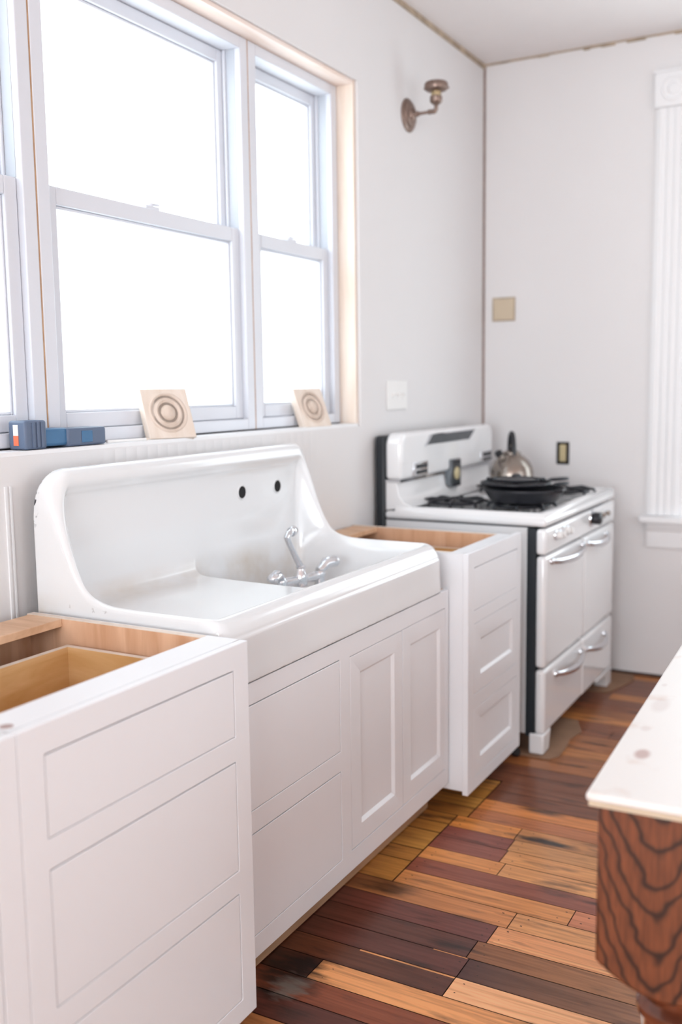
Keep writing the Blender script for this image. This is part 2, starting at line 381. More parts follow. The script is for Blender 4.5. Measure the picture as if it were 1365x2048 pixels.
# floor: planks running across the room, one mesh with a tone per board
def build_floor():
    bm = NB()
    lay = bm.loops.layers.float_color.new('tone')
    def quad(x0, x1, y0, y1, c0, c1=None, z=0.0):
        c1 = c1 or c0
        n = max(1, int((x1-x0)/0.12)) if c1 != c0 else 1
        for i in range(n):
            xa, xb = x0+(x1-x0)*i/n, x0+(x1-x0)*(i+1)/n
            vs = [bm.verts.new(q) for q in ((xa, y0, z), (xb, y0, z), (xb, y1, z), (xa, y1, z))]
            f = bm.faces.new(vs)
            for lp in f.loops:
                t = (lp.vert.co.x-x0)/(x1-x0)
                lp[lay] = (*[a*(1-t)+b*t for a, b in zip(lin(c0), lin(c1))], 1)
    # dark underside of the boards
    quad(-0.1, XR, YN, YB, (38, 24, 18), z=-0.004)
    g = 0.0013
    Yl = (222, 158, 104); RB = (124, 70, 56); DK = (84, 46, 38); TN = (196, 134, 84); OC = (184, 134, 70); BR = (150, 98, 60)
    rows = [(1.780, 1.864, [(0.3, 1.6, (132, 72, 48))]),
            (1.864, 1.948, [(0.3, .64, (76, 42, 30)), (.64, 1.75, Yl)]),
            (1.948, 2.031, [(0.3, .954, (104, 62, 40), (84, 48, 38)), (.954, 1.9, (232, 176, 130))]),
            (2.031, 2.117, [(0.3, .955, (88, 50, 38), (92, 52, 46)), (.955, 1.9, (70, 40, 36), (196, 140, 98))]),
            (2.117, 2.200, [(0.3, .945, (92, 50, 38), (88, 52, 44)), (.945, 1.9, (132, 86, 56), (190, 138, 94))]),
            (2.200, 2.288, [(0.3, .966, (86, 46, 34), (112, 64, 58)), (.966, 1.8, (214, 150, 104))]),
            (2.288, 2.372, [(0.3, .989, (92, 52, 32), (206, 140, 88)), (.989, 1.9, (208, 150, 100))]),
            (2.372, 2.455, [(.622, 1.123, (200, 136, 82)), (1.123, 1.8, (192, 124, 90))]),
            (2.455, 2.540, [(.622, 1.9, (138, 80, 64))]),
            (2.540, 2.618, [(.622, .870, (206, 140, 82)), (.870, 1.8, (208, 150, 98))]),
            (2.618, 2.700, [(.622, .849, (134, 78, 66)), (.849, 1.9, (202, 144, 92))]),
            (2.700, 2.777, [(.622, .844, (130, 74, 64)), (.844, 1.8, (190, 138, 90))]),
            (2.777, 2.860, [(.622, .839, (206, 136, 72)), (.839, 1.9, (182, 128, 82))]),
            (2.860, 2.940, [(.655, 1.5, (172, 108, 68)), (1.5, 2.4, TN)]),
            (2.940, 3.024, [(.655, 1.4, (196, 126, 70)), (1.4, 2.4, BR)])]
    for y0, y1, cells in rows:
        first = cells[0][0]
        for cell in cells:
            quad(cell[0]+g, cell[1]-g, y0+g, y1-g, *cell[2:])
        x = cells[-1][1]
        while x < XR:
            w = random.uniform(.7, 1.6); quad(x+g, min(x+w, XR)-g, y0+g, y1-g, random.choice((Yl, TN, OC, RB, BR, TN))); x += w
        if first < 0.35: quad(-0.1, first-g, y0+g, y1-g, (90, 54, 38))
    # patched strip along the cabinets
    pr = [2.372, 2.505, 2.586, 2.715, 2.785, 2.858, 2.935, 3.02, 3.10, 3.185]
    for i, (a, b) in enumerate(zip(pr, pr[1:])):
        quad(.40, (.622 if i < 5 else .655)-g*2.2, a+g*1.6, b-g*1.6, ((176, 124, 64), (168, 118, 62), (180, 132, 68), (172, 122, 60))[i % 4])
        quad(-.1, .40-g, a+g, b-g, BR)
    y = 3.024; pal = ((110, 66, 46), (164, 108, 62), (138, 88, 54), (112, 68, 48), (172, 114, 66), (146, 92, 54), (120, 72, 48)); k = 0
    while y < YB:
        x = -0.1 if y > 3.18 else .655
        while x < XR:
            w = random.uniform(.5, 1.5)
            c = pal[k % 7] if x < .9 else random.choice(pal)
            quad(x+g, min(x+w, XR)-g, y+g, min(y+.0838, YB)-g, c); x += w; k += 1
        y += .0838
    y = 1.780
    while y > YN:
        x = -0.1
        while x < XR:
            w = random.uniform(.5, 1.6); quad(x+g, min(x+w, XR)-g, max(y-.0838, YN)+g, y-g, random.choice((RB, BR, TN, DK, OC, Yl))); x += w
        y -= .0838
    quad(.70, .953, 2.0235, 2.0295, Yl, z=0.0002); quad(.86, .950, 2.1130, 2.1165, Yl, z=0.0002); quad(.98, 1.5, 2.2105, 2.2170, (228, 172, 120), z=0.0002)
    rn = random.Random(5)
    for y0, y1, cells in rows:
        for cell in cells:
            for xx in (cell[0]+.03, cell[1]-.03):
                for yy in (y0+.022, y1-.022):
                    x_ = xx+rn.uniform(-.012, .012); y_ = yy+rn.uniform(-.006, .006); w = rn.uniform(.002, .004)
                    quad(x_, x_+w*1.5, y_, y_+w, (52, 34, 26), z=0.0003)
    me = bpy.data.meshes.new('floor')
    bm.to_mesh(me); bm.free(); me.materials.append(MAT['floor'])
    o = bpy.data.objects.new('floor', me); C.objects.link(o); o['kind'] = 'structure'
build_floor()

# corner and ceiling joints left bare
bm = NB(); prism(bm, [(0, YB), (0, YB-.010), (.004, YB-.006), (.009, YB)], 0.0, ZC); struct('trim_1', bm, 'cornerseam')
bm = NB(); box(bm, 0.0, 0.006, YN, YB, ZC-0.022, ZC); struct('trim_2', bm, 'seam')
def ragged():
    bm = NB(); x = 0.0
    while x < XR:
        w = random.uniform(.03, .12); box(bm, x, min(x+w, XR), YB-0.005, YB, ZC-random.uniform(.006, .016), ZC); x += w
    return bm
struct('trim_3', ragged(), 'seam')
bm = NB(); box(bm, 0.0, XR, YB-0.006, YB, 0, 0.014); struct('floor_gap_back', bm, 'darkgap')  # dark strip for the open wall-floor gap; there is no baseboard
# batten seam of the wall board left of the sink
bm = NB(); box(bm, 0, 0.004, 1.612, 1.618, 0.05, 1.17); box(bm, 0, 0.004, 1.626, 1.631, 0.05, 1.17); struct('trim_4', bm, 'trimpaint')
# beaded strip below the window sill
bm = NB()
y = 1.95
while y < 3.02:
    prism(bm, [(0.0, y), (0.0, y+0.042), (0.0014, y+0.034), (0.0017, y+0.021), (0.0014, y+0.008)], 1.13, 1.234); y += 0.044
struct('trim_5', bm, 'wall', smooth=True)

# raw lumber lining the window opening and the sill
bm = NB(); box(bm, -0.18, -0.012, 3.372+0.004, WY1-0.001, WZ0, WZ1); struct('trim_6', bm, 'rawpine')
bm = NB(); box(bm, -0.18, -0.012, WY0, 3.374, WZ1-0.014, WZ1-0.001); struct('trim_7', bm, 'headpine')
bm = NB(); box(bm, -0.22, -0.002, WY0, 3.374, WZ0-0.002, WZ0+0.010); struct('trim_8', bm, 'trimpaint')

# ------------------------------------------------------------ windows in the left wall
def sash_x(x0, x1, y0, y1, z0, z1, st, rb, rtop):
    bm = NB()
    box(bm, x0, x1, y0, y0+st, z0, z1); box(bm, x0, x1, y1-st, y1, z0, z1)
    box(bm, x0, x1, y0+st, y1-st, z0, z0+rb); box(bm, x0, x1, y0+st, y1-st, z1-rtop, z1)
    # glazing bead
    q = 0.008; xm = x1-0.010
    box(bm, x0+0.006, xm, y0+st, y0+st+q, z0+rb, z1-rtop); box(bm, x0+0.006, xm, y1-st-q, y1-st, z0+rb, z1-rtop)
    box(bm, x0+0.006, xm, y0+st+q, y1-st-q, z0+rb, z0+rb+q); box(bm, x0+0.006, xm, y0+st+q, y1-st-q, z1-rtop-q, z1-rtop)
    return bm
def left_window(i, y0, y1, z0=1.252, z1=2.500):
    rootw = struct_root('window_%d' % i, (-0.13, (y0+y1)/2, z0))
    F = 0.042
    bm = NB()
    box(bm, -0.20, -0.08, y0, y0+F, z0, z1); box(bm, -0.20, -0.08, y1-F, y1, z0, z1)
    box(bm, -0.20, -0.08, y0+F, y1-F, z0, z0+0.036); box(bm, -0.20, -0.08, y0+F, y1-F, z1-0.036, z1)
    # parting stops inside the frame
    box(bm, -0.145, -0.135, y0+F, y0+F+0.010, z0+.036, z1-.036); box(bm, -0.145, -0.135, y1-F-0.010, y1-F, z0+.036, z1-.036)
    fr = obj('window_frame', bm, 'vinyl', rootw, bevel=0.003)
    for yy in (y0+F, y1-F-.0012):
        bm = NB(); box(bm, -0.133, -0.101, yy, yy+.0012, 1.906, z1-.036); obj('jamb_liner', bm, 'liner', fr)
    lo = obj('lower_sash', sash_x(-0.134, -0.100, y0+F+.001, y1-F-.001, z0+.037, 1.905, 0.040, 0.042, 0.045), 'vinyl', rootw, bevel=0.003)
    upx = obj('upper_sash', sash_x(-0.178, -0.146, y0+F+.001, y1-F-.001, 1.862, z1-.037, 0.034, 0.042, 0.038), 'vinyl', rootw, bevel=0.003)
    bm = NB(); box(bm, -0.121, -0.117, y0+F+.035, y1-F-.035, z0+.070, 1.865); obj('pane', bm, 'glass', lo)
    bm = NB(); box(bm, -0.165, -0.161, y0+F+.030, y1-F-.030, 1.90, z1-.070); obj('pane', bm, 'glass', upx)
    ym = (y0+y1)/2
    bm = NB(); box(bm, -0.134, -0.104, ym-0.030, ym+0.030, 1.905, 1.914)
    lathe(bm, [(0.012, 1.914), (0.012, 1.922), (0.006, 1.926)], (-0.118, ym, 0), 16)
    tube(bm, [(-0.118, ym, 1.921), (-0.110, ym+0.035, 1.921)], 0.004, 8)
    obj('sash_lock', bm, 'vinyl', lo, bevel=0.001)
left_window(1, 1.226, 1.838); left_window(2, 1.843, 2.783); left_window(3, 2.788, 3.372)
bm = NB(); box(bm, -0.20, -0.0815, 1.8382, 1.8428, 1.252, 2.500); struct('trim_9', bm, 'toe')
bm = NB(); box(bm, -0.20, -0.0815, 2.7832, 2.7878, 1.252, 2.500); struct('trim_10', bm, 'toe')

bm = NB(); box(bm, -0.20, -0.083, 1.226, 3.372, 1.2482, 1.2518); struct('shadow_gap_strip', bm, 'void')  # dark strip painting the shadow gap below the window frames
# ------------------------------------------------------------ window in the back wall
rw = struct_root('window_4', (1.53, YB, BZ0))
def casing(xa):
    bm = NB()
    w = 0.146; n = 36; prof = []
    for k in range(n+1):
        t = k/n; d = 0.020
        for c0 in (0.28, 0.5, 0.72):
            d -= 0.005*max(0, 1-((t-c0)/0.075)**2)
        if t < 0.08 or t > 0.92: d = 0.014
        prof.append((xa+w*t, YB-d))
    pts = prof + [(xa+w, YB), (xa, YB)]
    prism(bm, pts, BZ0+0.012, 2.595, 'Z')
    return bm
obj('window_casing', casing(0.818), 'trimpaint', rw)
obj('window_casing', casing(2.10), 'trimpaint', rw)
for xa in (0.812, 2.094):
    bm = NB(); box(bm, xa, xa+0.158, YB-0.028, YB, 2.596, 2.742)
    lathe(bm, [(0.055, -0.028), (0.055, -0.031), (0.047, -0.034), (0.040, -0.029), (0.026, -0.029), (0.020, -0.035), (0.0, -0.038)], (xa+0.079, YB, 2.669), 32, 'Y')
    box(bm, xa-0.006, xa+0.164, YB-0.036, YB, 2.742, 2.750)
    obj('corner_block', bm, 'trimpaint', rw)
bm = NB(); box(bm, 0.970, 2.094, YB-0.020, YB, 2.600, 2.730); obj('head_casing', bm, 'trimpaint', rw, bevel=0.003)
bm = NB(); box(bm, 0.791, 2.265, YB-0.060, YB+0.05, BZ0-0.020, BZ0+0.010); obj('window_stool', bm, 'trimpaint', rw, bevel=0.005)
bm = NB()
prism(bm, [(YB, 0.628), (YB-0.014, 0.628), (YB-0.016, 0.66), (YB-0.018, 0.70), (YB-0.030, 0.725), (YB-0.034, BZ0-0.021), (YB, BZ0-0.021)], 0.822, 2.235, 'X')
obj('window_apron', bm, 'trimpaint', rw)
bm = NB(); box(bm, BX0, BX0+0.03, YB, YB+0.13, BZ0, BZ1); box(bm, BX1-0.03, BX1, YB, YB+0.13, BZ0, BZ1); box(bm, BX0+.03, BX1-.03, YB, YB+0.13, BZ1-0.03, BZ1)
obj('window_frame', bm, 'trimpaint', rw)
bm = NB()
for (za, zb) in ((BZ0+.012, 1.70), (1.66, BZ1-.03)):
    ya = YB+0.05 if za < 1 else YB+0.09
    box(bm, BX0+.03, BX0+.08, ya, ya+.035, za, zb); box(bm, BX1-.08, BX1-.03, ya, ya+.035, za, zb)
    box(bm, BX0+.08, BX1-.08, ya, ya+.035, za, za+.05); box(bm, BX0+.08, BX1-.08, ya, ya+.035, zb-.05, zb)
sb = obj('sash', bm, 'trimpaint', rw)
bm = NB(); box(bm, BX0+.075, BX1-.075, YB+.066, YB+.069, BZ0+.05, 1.66); box(bm, BX0+.075, BX1-.075, YB+.106, YB+.109, 1.70, BZ1-.07)
obj('pane', bm, 'glass', sb)

# ------------------------------------------------------------ cabinets
def slab(X, y0, y1, z0, z1, g=0.0020, th=0.019):
    bm = NB(); box(bm, X-th, X, y0+g, y1-g, z0+g*.8, z1-g*1.5); return bm
def shaker(X, y0, y1, z0, z1, py0, py1, pz0, pz1, g=0.0018, th=0.019, rec=0.008, bv=0.009):
    """door with a recessed flat panel, mitred inner edge"""
    bm = NB(); y0 += g; y1 -= g; z0 += g; z1 -= g
    def ring(x, a, b, c, d): return [bm.verts.new((x, p, q)) for p, q in ((a, c), (b, c), (b, d), (a, d))]
    back = ring(X-th, y0, y1, z0, z1); R0 = ring(X, y0, y1, z0, z1); R1 = ring(X, py0, py1, pz0, pz1); R2 = ring(X-rec, py0+bv, py1-bv, pz0+bv, pz1-bv)
    for A, B in ((back, R0), (R0, R1), (R1, R2)):
        for i in range(4): bm.faces.new([A[i], A[(i+1) % 4], B[(i+1) % 4], B[i]])
    bm.faces.new(R2); bm.faces.new(list(reversed(back)))
    return bm
def face_frame(X, y0, y1, z0, z1, holes, th=0.019, topw=None):
    """flat frame with rectangular openings; grid of the cut lines, only solid cells kept"""
    ys = sorted({y0, y1, *[h[0] for h in holes], *[h[1] for h in holes]}); zs = sorted({z0, z1, *[h[2] for h in holes], *[h[3] for h in holes]})
    bm = NB()
    def solid(i, j):
        if i < 0 or j < 0 or i >= len(ys)-1 or j >= len(zs)-1: return False
        yc, zc = (ys[i]+ys[i+1])/2, (zs[j]+zs[j+1])/2
        return not any(h[0] < yc < h[1] and h[2] < zc < h[3] for h in holes)
    V = {}
    def v(i, j, k):
        if (i, j, k) not in V: V[(i, j, k)] = bm.verts.new((X-(th if k else 0), ys[i], zs[j]))
        return V[(i, j, k)]
    for i in range(len(ys)-1):
        for j in range(len(zs)-1):
            if not solid(i, j): continue
            for k in (0, 1): bm.faces.new([v(i, j, k), v(i+1, j, k), v(i+1, j+1, k), v(i, j+1, k)])
            if not solid(i-1, j): bm.faces.new([v(i, j, 0), v(i, j+1, 0), v(i, j+1, 1), v(i, j, 1)])
            if not solid(i+1, j): bm.faces.new([v(i+1, j, 0), v(i+1, j+1, 0), v(i+1, j+1, 1), v(i+1, j, 1)])
            if not solid(i, j-1): bm.faces.new([v(i, j, 0), v(i+1, j, 0), v(i+1, j, 1), v(i, j, 1)])
            if not solid(i, j+1): bm.faces.new([v(i, j+1, 0), v(i+1, j+1, 0), v(i+1, j+1, 1), v(i, j+1, 1)])
    return bm
def drawer_box(X1, X0, y0, y1, z0, z1, parent):
    bm = NB(); t = 0.013
    box(bm, X0, X0+t, y0, y1, z0, z1); box(bm, X1-t, X1, y0, y1, z0, z1)
    box(bm, X0+t, X1-t, y0, y0+t, z0, z1); box(bm, X0+t, X1-t, y1-t, y1, z0, z1); box(bm, X0+t, X1-t, y0+t, y1-t, z0+.008, z0+.016)
    o = obj('drawer_box', bm, 'drawerwood', parent)
    bm = NB(); e = 0.0012
    box(bm, X0, X0+t, y0, y1, z1, z1+e); box(bm, X1-t, X1, y0, y1, z1, z1+e); box(bm, X0+t, X1-t, y0, y0+t, z1, z1+e); box(bm, X0+t, X1-t, y1-t, y1, z1, z1+e)
    obj('box_edge_band', bm, 'block', parent)
def drawer_cabinet(X, y0, y1, z0, z1, fronts, label, fw=0.05, topdeep=0.098, shaped=None, sides=None, mdepth=0.0, leftpaint=False, x_back=0.012):
    t = thing('base_cabinet', label, 'cabinet', ((X)/2, (y0+y1)/2, 0))
    if sides is None: sides = (y0+0.004, y1-0.004)
    holes = [(f[0], f[1], f[2], f[3]) for f in fronts]
    obj('face_frame', face_frame(X, y0, y1, z0, z1, holes), 'cab', t, bevel=0.0012)
    # carcass: two side panels, bottom, back
    for k, ys in enumerate(sides):
        th = 0.019
        a, b = (ys, ys+th) if k == 0 else (ys-th, ys)
        bm = NB(); box(bm, x_back, X-0.0195, a, b, z0+0.012, z1-0.0015)
        sp = obj('side_panel', bm, 'plyv', t)
        bm = NB(); box(bm, x_back, X-0.0195, a, b, z1-0.0015, z1)
        obj('edge_band', bm, 'block', sp)
        oy = (a-0.002, a) if k == 0 else (b, b+0.002)
        if k == 0 and leftpaint or k == 1:
            bm = NB(); box(bm, x_back, X-0.0195, oy[0], oy[1], z0+0.012, z1)
            obj('painted_side', bm, 'cab', sp)
    yi0, yi1 = sides[0]+0.019, sides[1]-0.019
    bm = NB(); box(bm, x_back, x_back+0.008, yi0, yi1, z0+0.03, z1-0.02); obj('back_panel', bm, 'plyv', t)
    bm = NB(); box(bm, x_back, X-0.02, yi0, yi1, z0+0.02, z0+0.038); obj('bottom_panel', bm, 'ply', t)
    bm = NB(); box(bm, x_back+0.008, x_back+0.110, yi0, yi1, z1-0.019, z1-0.0005); obj('back_stretcher', bm, 'ply', t, bevel=0.0015)
    if topdeep:
        bm = NB(); box(bm, X-topdeep, X-0.0195, y0+.001, sides[1]+.002, z1-0.0015, z1+0.0004); obj('front_stretcher', bm, 'cab', t)
        bm = NB(); box(bm, X-topdeep, X-0.0195, yi0, yi1, z1-0.02, z1-0.0015); obj('front_rail', bm, 'cab', t)
    for i, f in enumerate(fronts):
        y_a, y_b, z_a, z_b = f[:4]
        if len(f) > 4: d = obj('drawer', shaker(X-0.0005, *f), 'cab', t, bevel=0.0010, segs=1)
        else: d = obj('drawer', slab(X-0.0005, y_a, y_b, z_a, z_b), 'cab', t, bevel=0.0012)
        drawer_box(X-0.022, x_back+0.135, yi0+0.012, yi1-0.012, z_a+0.012, z_b-(0.006 if i == 0 else .02), d)
    # recessed plinth
    bm = NB(); box(bm, 0.05, X-(0.20 if X == .65 else .075), y0+0.02, y1-0.02, 0.0, z0+0.012); obj('toe_kick', bm, 'toe', t)
    return t
zs3 = ((0.686, 0.826), (0.399, 0.635), (0.113, 0.350))
near_cab = drawer_cabinet(0.656, 1.017, 1.634, 0.066, 0.876, [(1.070, 1.584, a, b) for a, b in zs3],
               'white cabinet with three flat drawers and an open top, left of the sink', x_back=0.062-0.008)
bm = NB(); lathe(bm, [(.011, .8762), (.011, .8768)], (.616, 1.034, 0), 16); obj('screw_plug', bm, 'plug', near_cab)
drawer_cabinet(0.656, 0.40, 1.0155, 0.066, 0.876, [(0.452, 0.967, a, b) for a, b in zs3],
               'white drawer cabinet cut by the left edge of the photo, nearest the camera', x_back=0.054)
tc_ = drawer_cabinet(0.65, 2.872, 3.388, 0.065, 0.862,
               [(2.925, 3.350, 0.668, 0.810), (2.925, 3.350, 0.388, 0.625, 2.985, 3.300, 0.445, 0.565), (2.925, 3.350, 0.105, 0.342, 2.985, 3.300, 0.162, 0.300)],
               'narrow white three-drawer cabinet with open top between the sink and the stove', topdeep=0.063, sides=(2.876, 3.318), leftpaint=True, x_back=0.004)

# sink base cabinet
t = thing('sink_cabinet', 'long white base cabinet with two flat drawers and two panelled doors under the sink', 'cabinet', (0.29, 2.27, 0))
X = 0.585; y0, y1, z0, z1 = 1.66, 2.866, 0.101, 0.7450
dr = [(1.70, 2.150, 0.451, 0.696), (1.70, 2.150, 0.154, 0.398)]
obj('face_frame', face_frame(X, y0, y1, z0, z1, dr + [(2.203, 2.842, 0.156, 0.690)]), 'cab', t, bevel=0.0012)
bm = NB(); box(bm, 0.02, X-.0195, y0, y0+.018, z0, z1); obj('side_panel', bm, 'plyv', t)
bm = NB(); box(bm, 0.02, X-.0195, y1-.018, y1, z0, z1); obj('side_panel', bm, 'plyv', t)
bm = NB(); box(bm, 0.02, X-.02, y0+.018, y1-.018, z0+.015, z0+.033); obj('bottom_panel', bm, 'ply', t)
bm = NB(); box(bm, 0.02, 0.028, y0+.018, y1-.018, z0+.033, z1); obj('back_panel', bm, 'ply', t)
for d_ in dr:
    q = obj('drawer', slab(X-.0005, *d_), 'cab', t, bevel=0.0012)
    drawer_box(X-.022, .12, d_[0]+.02, d_[1]-.02, d_[2]+.02, d_[3]-.03, q)
obj('door', shaker(X-.0005, 2.203, 2.5235, 0.156, 0.690, 2.260, 2.470, 0.212, 0.636), 'cab', t, bevel=0.0010, segs=1)
obj('door', shaker(X-.0005, 2.5235, 2.842, 0.156, 0.690, 2.578, 2.800, 0.214, 0.634), 'cab', t, bevel=0.0010, segs=1)
bm = NB(); box(bm, 0.495, 0.513, 1.64, 2.862, 0.004, 0.1155); obj('toe_kick', bm, 'toe', t)
for yy in (1.68, 2.82):
    bm = NB(); box(bm, 0.06, 0.494, yy, yy+.02, 0.0, 0.1155); obj('plinth', bm, 'toe', t)

# ------------------------------------------------------------ farmhouse sink
def build_sink():
    S0, S1 = 1.655, 2.812
    t = thing('farmhouse_sink', 'white enamelled farmhouse sink with tall back, drainboard and chipped edges', 'sink', (0.0, S0, 0.7480))
    KE = [(.045, 1.150), (.046, 1.180), (.052, 1.196), (.068, 1.204), (.084, 1.198), (.095, 1.178), (.108, 1.140), (.127, 1.085), (.154, 1.003), (.182, .949), (.209, .922), (.25, .908), (.30, .903), (.40, .902), (.47, .902), (.50, .902), (.52, .902), (.535, .9015), (.549, .8985), (.563, .8915), (.574, .880), (.5815, .866), (.5835, .858), (.587, .852), (.588, .84), (.589, .80), (.5915, .758), (.589, .7505), (.575, .7495)]
    KI = [(.045, 1.150), (.046, 1.182), (.052, 1.199), (.070, 1.206), (.088, 1.203), (.101, 1.190), (.104, 1.170), (.096, 1.152), (.086, 1.120), (.083, 1.000), (.084, .930), (.092, .893), (.12, .874), (.20, .870), (.35, .868), (.46, .868), (.50, .870), (.520, .882), (.543, .8965), (.563, .8915), (.574, .880), (.5815, .866), (.5835, .858), (.587, .852), (.588, .84), (.589, .80), (.5915, .758), (.589, .7505), (.575, .7495)]
    assert len(KE) == len(KI)
    def cr(P, n=8):
        out = []
        for i in range(len(P)-1):
            p0, p1, p2, p3 = P[max(i-1, 0)], P[i], P[i+1], P[min(i+2, len(P)-1)]
            for k in range(n):
                s = k/n
                out.append(tuple(0.5*((2*b)+(-a+c)*s+(2*a-5*b+4*c-d)*s*s+(-a+3*b-3*c+d)*s**3) for a, b, c, d in zip(p0, p1, p2, p3)))
        out.append(P[-1]); return out
    E, I = cr(KE), cr(KI)
    def sm(v): v = max(0, min(1, v)); return v*v*(3-2*v)
    def cut(d, r): return 0 if d >= r else r-math.sqrt(max(0, r*r-(r-d)**2))
    rows = [0, .0015, .004, .008, .012, .016]
    d = .016
    L = S1-S0
    ys = []
    y = 0
    while y < L/2: ys.append(y); y += (.002 if y < .02 else .004 if y < .09 else .006)
    ys = ys + [L/2] + [L-v for v in reversed(ys)]
    # refine around the basin edge
    ys = sorted(set(round(v, 4) for v in ys + [0.54+k*.002 for k in range(30)]))
    bm = NB(); grid = []
    for yy in ys:
        dy = min(yy, L-yy); left = yy < L/2
        # width of the rounded end rim
        tt = sm((dy-.006)/(.055 if left else .045))
        row = []
        lipc = cut(dy, .018)
        for e, i_ in zip(E, I):
            x = e[0]*(1-tt)+i_[0]*tt; z = e[1]*(1-tt)+i_[1]*tt
            R = .075 if left else .035
            ztop = 1.206-cut(dy, R)
            if z > 1.0: z = 1.0+(z-1.0)*(ztop-1.0)/.206
            if x > .50: x -= cut(dy, .030)*sm((x-.50)/.05)
            if z > .80: z -= lipc*.8*(1 if x < .56 else 0.3)
            if x < .5: x -= lipc*.5*sm((x-.05)/.05)
            b = sm((S0+yy-2.203)/.035)*sm((2.778-(S0+yy))/.05)*sm((x-.0815)/.010)*sm((.535-x)/.035)*sm((.925-z)/.05)
            z -= .125*b
            # drainboard falls a little to the basin
            if z < .90 and .09 < x < .52 and yy > .05 and S0+yy < 2.21: z -= .006*sm((yy-.05)/.5)*tt
            row.append(bm.verts.new((x, S0+yy, z)))
        grid.append(row)
    for a, b in zip(grid, grid[1:]):
        for j in range(len(a)-1): bm.faces.new([a[j], a[j+1], b[j+1], b[j]])
    # end faces straight down to the bottom edge
    for row in (grid[0], grid[-1]):
        n = len(row); zb = .7495; low = []
        vb = [bm.verts.new((v.co.x, v.co.y, zb)) for v in row[:n-24]]
        for j in range(len(vb)-1): bm.faces.new([row[j], row[j+1], vb[j+1], vb[j]])
        rest = [vb[-1]] + row[n-25:]
        bm.faces.new(rest)
    # back of the splash
    bk = [bm.verts.new((.045, r[0].co.y, .7495)) for r in grid]
    for i in range(len(grid)-1): bm.faces.new([grid[i][0], grid[i+1][0], bk[i+1], bk[i]])
    obj('basin', bm, 'sink', t, smooth=True, angle=70)
    for yy in (2.452, 2.650):
        bm = NB(); lathe(bm, [(.0235, .0845), (.0212, .0875), (.0185, .0860)], (0, yy, 1.077), 28, 'X', cap=False)
        obj('hole_rim', bm, 'sink', t, smooth=True)
        bm = NB(); lathe(bm, [(.0186, .074), (.0186, .0866)], (0, yy, 1.077), 28, 'X')
        obj('faucet_hole', bm, 'void', t)
    bm = NB(); lathe(bm, [(.045, .7480), (.043, .7495), (.030, .7485), (.028, .746)], (.30, 2.50, 0), 28)
    obj('drain', bm, 'chrome', t, smooth=True)
build_sink()

# loose faucet standing in the basin
def build_faucet():
    t = thing('faucet', 'loose chrome two-handle faucet with upright spout lying in the sink basin', 'faucet', (0.24, 2.53, 0.747))
    bx, by, bz = 0.24, 2.53, 0.808
    d = Vector((0.22, 0.975, 0)).normalized()
    n_ = Vector((d.y, -d.x, 0))
    B = Vector((bx, by, bz))
    bm = NB()
    tube(bm, [B-d*.085, B-d*.06, B-d*.02, B+d*.02, B+d*.06, B+d*.085], [.012, .016, .013, .013, .016, .012], 20)
    lathe(bm, [(.018, -.020), (.022, -.010), (.022, .012), (.016, .022), (.013, .034), (.016, .040), (.010, .046)], B, 24)
    for s in (-1, 1):
        p = B+d*.085*s
        lathe(bm, [(.026, -.060), (.026, -.050), (.019, -.044), (.017, -.01), (.020, .004), (.014, .016)], p, 24)
    body = obj('faucet_body', bm, 'chrome', t, smooth=True)
    for s in (-1, 1):
        p = B+d*.088*s
        bm = NB()
        top = p+Vector((0, 0, .018))
        e = top + d*(.062 if s > 0 else .055)*s + n_*.018 + Vector((0, 0, .026 if s > 0 else .006))
        tube(bm, [top-d*.012*s, top, top+(e-top)*.35+Vector((0, 0, .010)), e-(e-top)*.15, e], [.010, .017, .021, .022, .012] if s > 0 else [.010, .017, .019, .019, .010], 18, 0.8)
        obj('lever_handle', bm, 'chrome', t, smooth=True)
    bm = NB()
    s0 = B+Vector((0, 0, .040)); s1 = Vector((.246, 2.447, .945))
    up_ = (s1-s0)
    tip = s1+Vector((-.002, .026, .017))
    pts = [s0, s0+up_*.3, s0+up_*.6, s0+up_*.88, s1+Vector((-.001, .0, .006)), s1+Vector((0, .008, .014)), tip]
    tube(bm, pts, [.0105, .0098, .0092, .0092, .0095, .010, .0105], 18)
    sp = obj('spout', bm, 'chrome', t, smooth=True)
    bm = NB()
    dd = (tip-pts[-2]).normalized()
    tube(bm, [tip-dd*.002, tip+dd*.002, tip+dd*.018, tip+dd*.020], [.0135, .0150, .0150, .0135], 20)
    obj('aerator', bm, 'chrome', sp, smooth=True)
build_faucet()

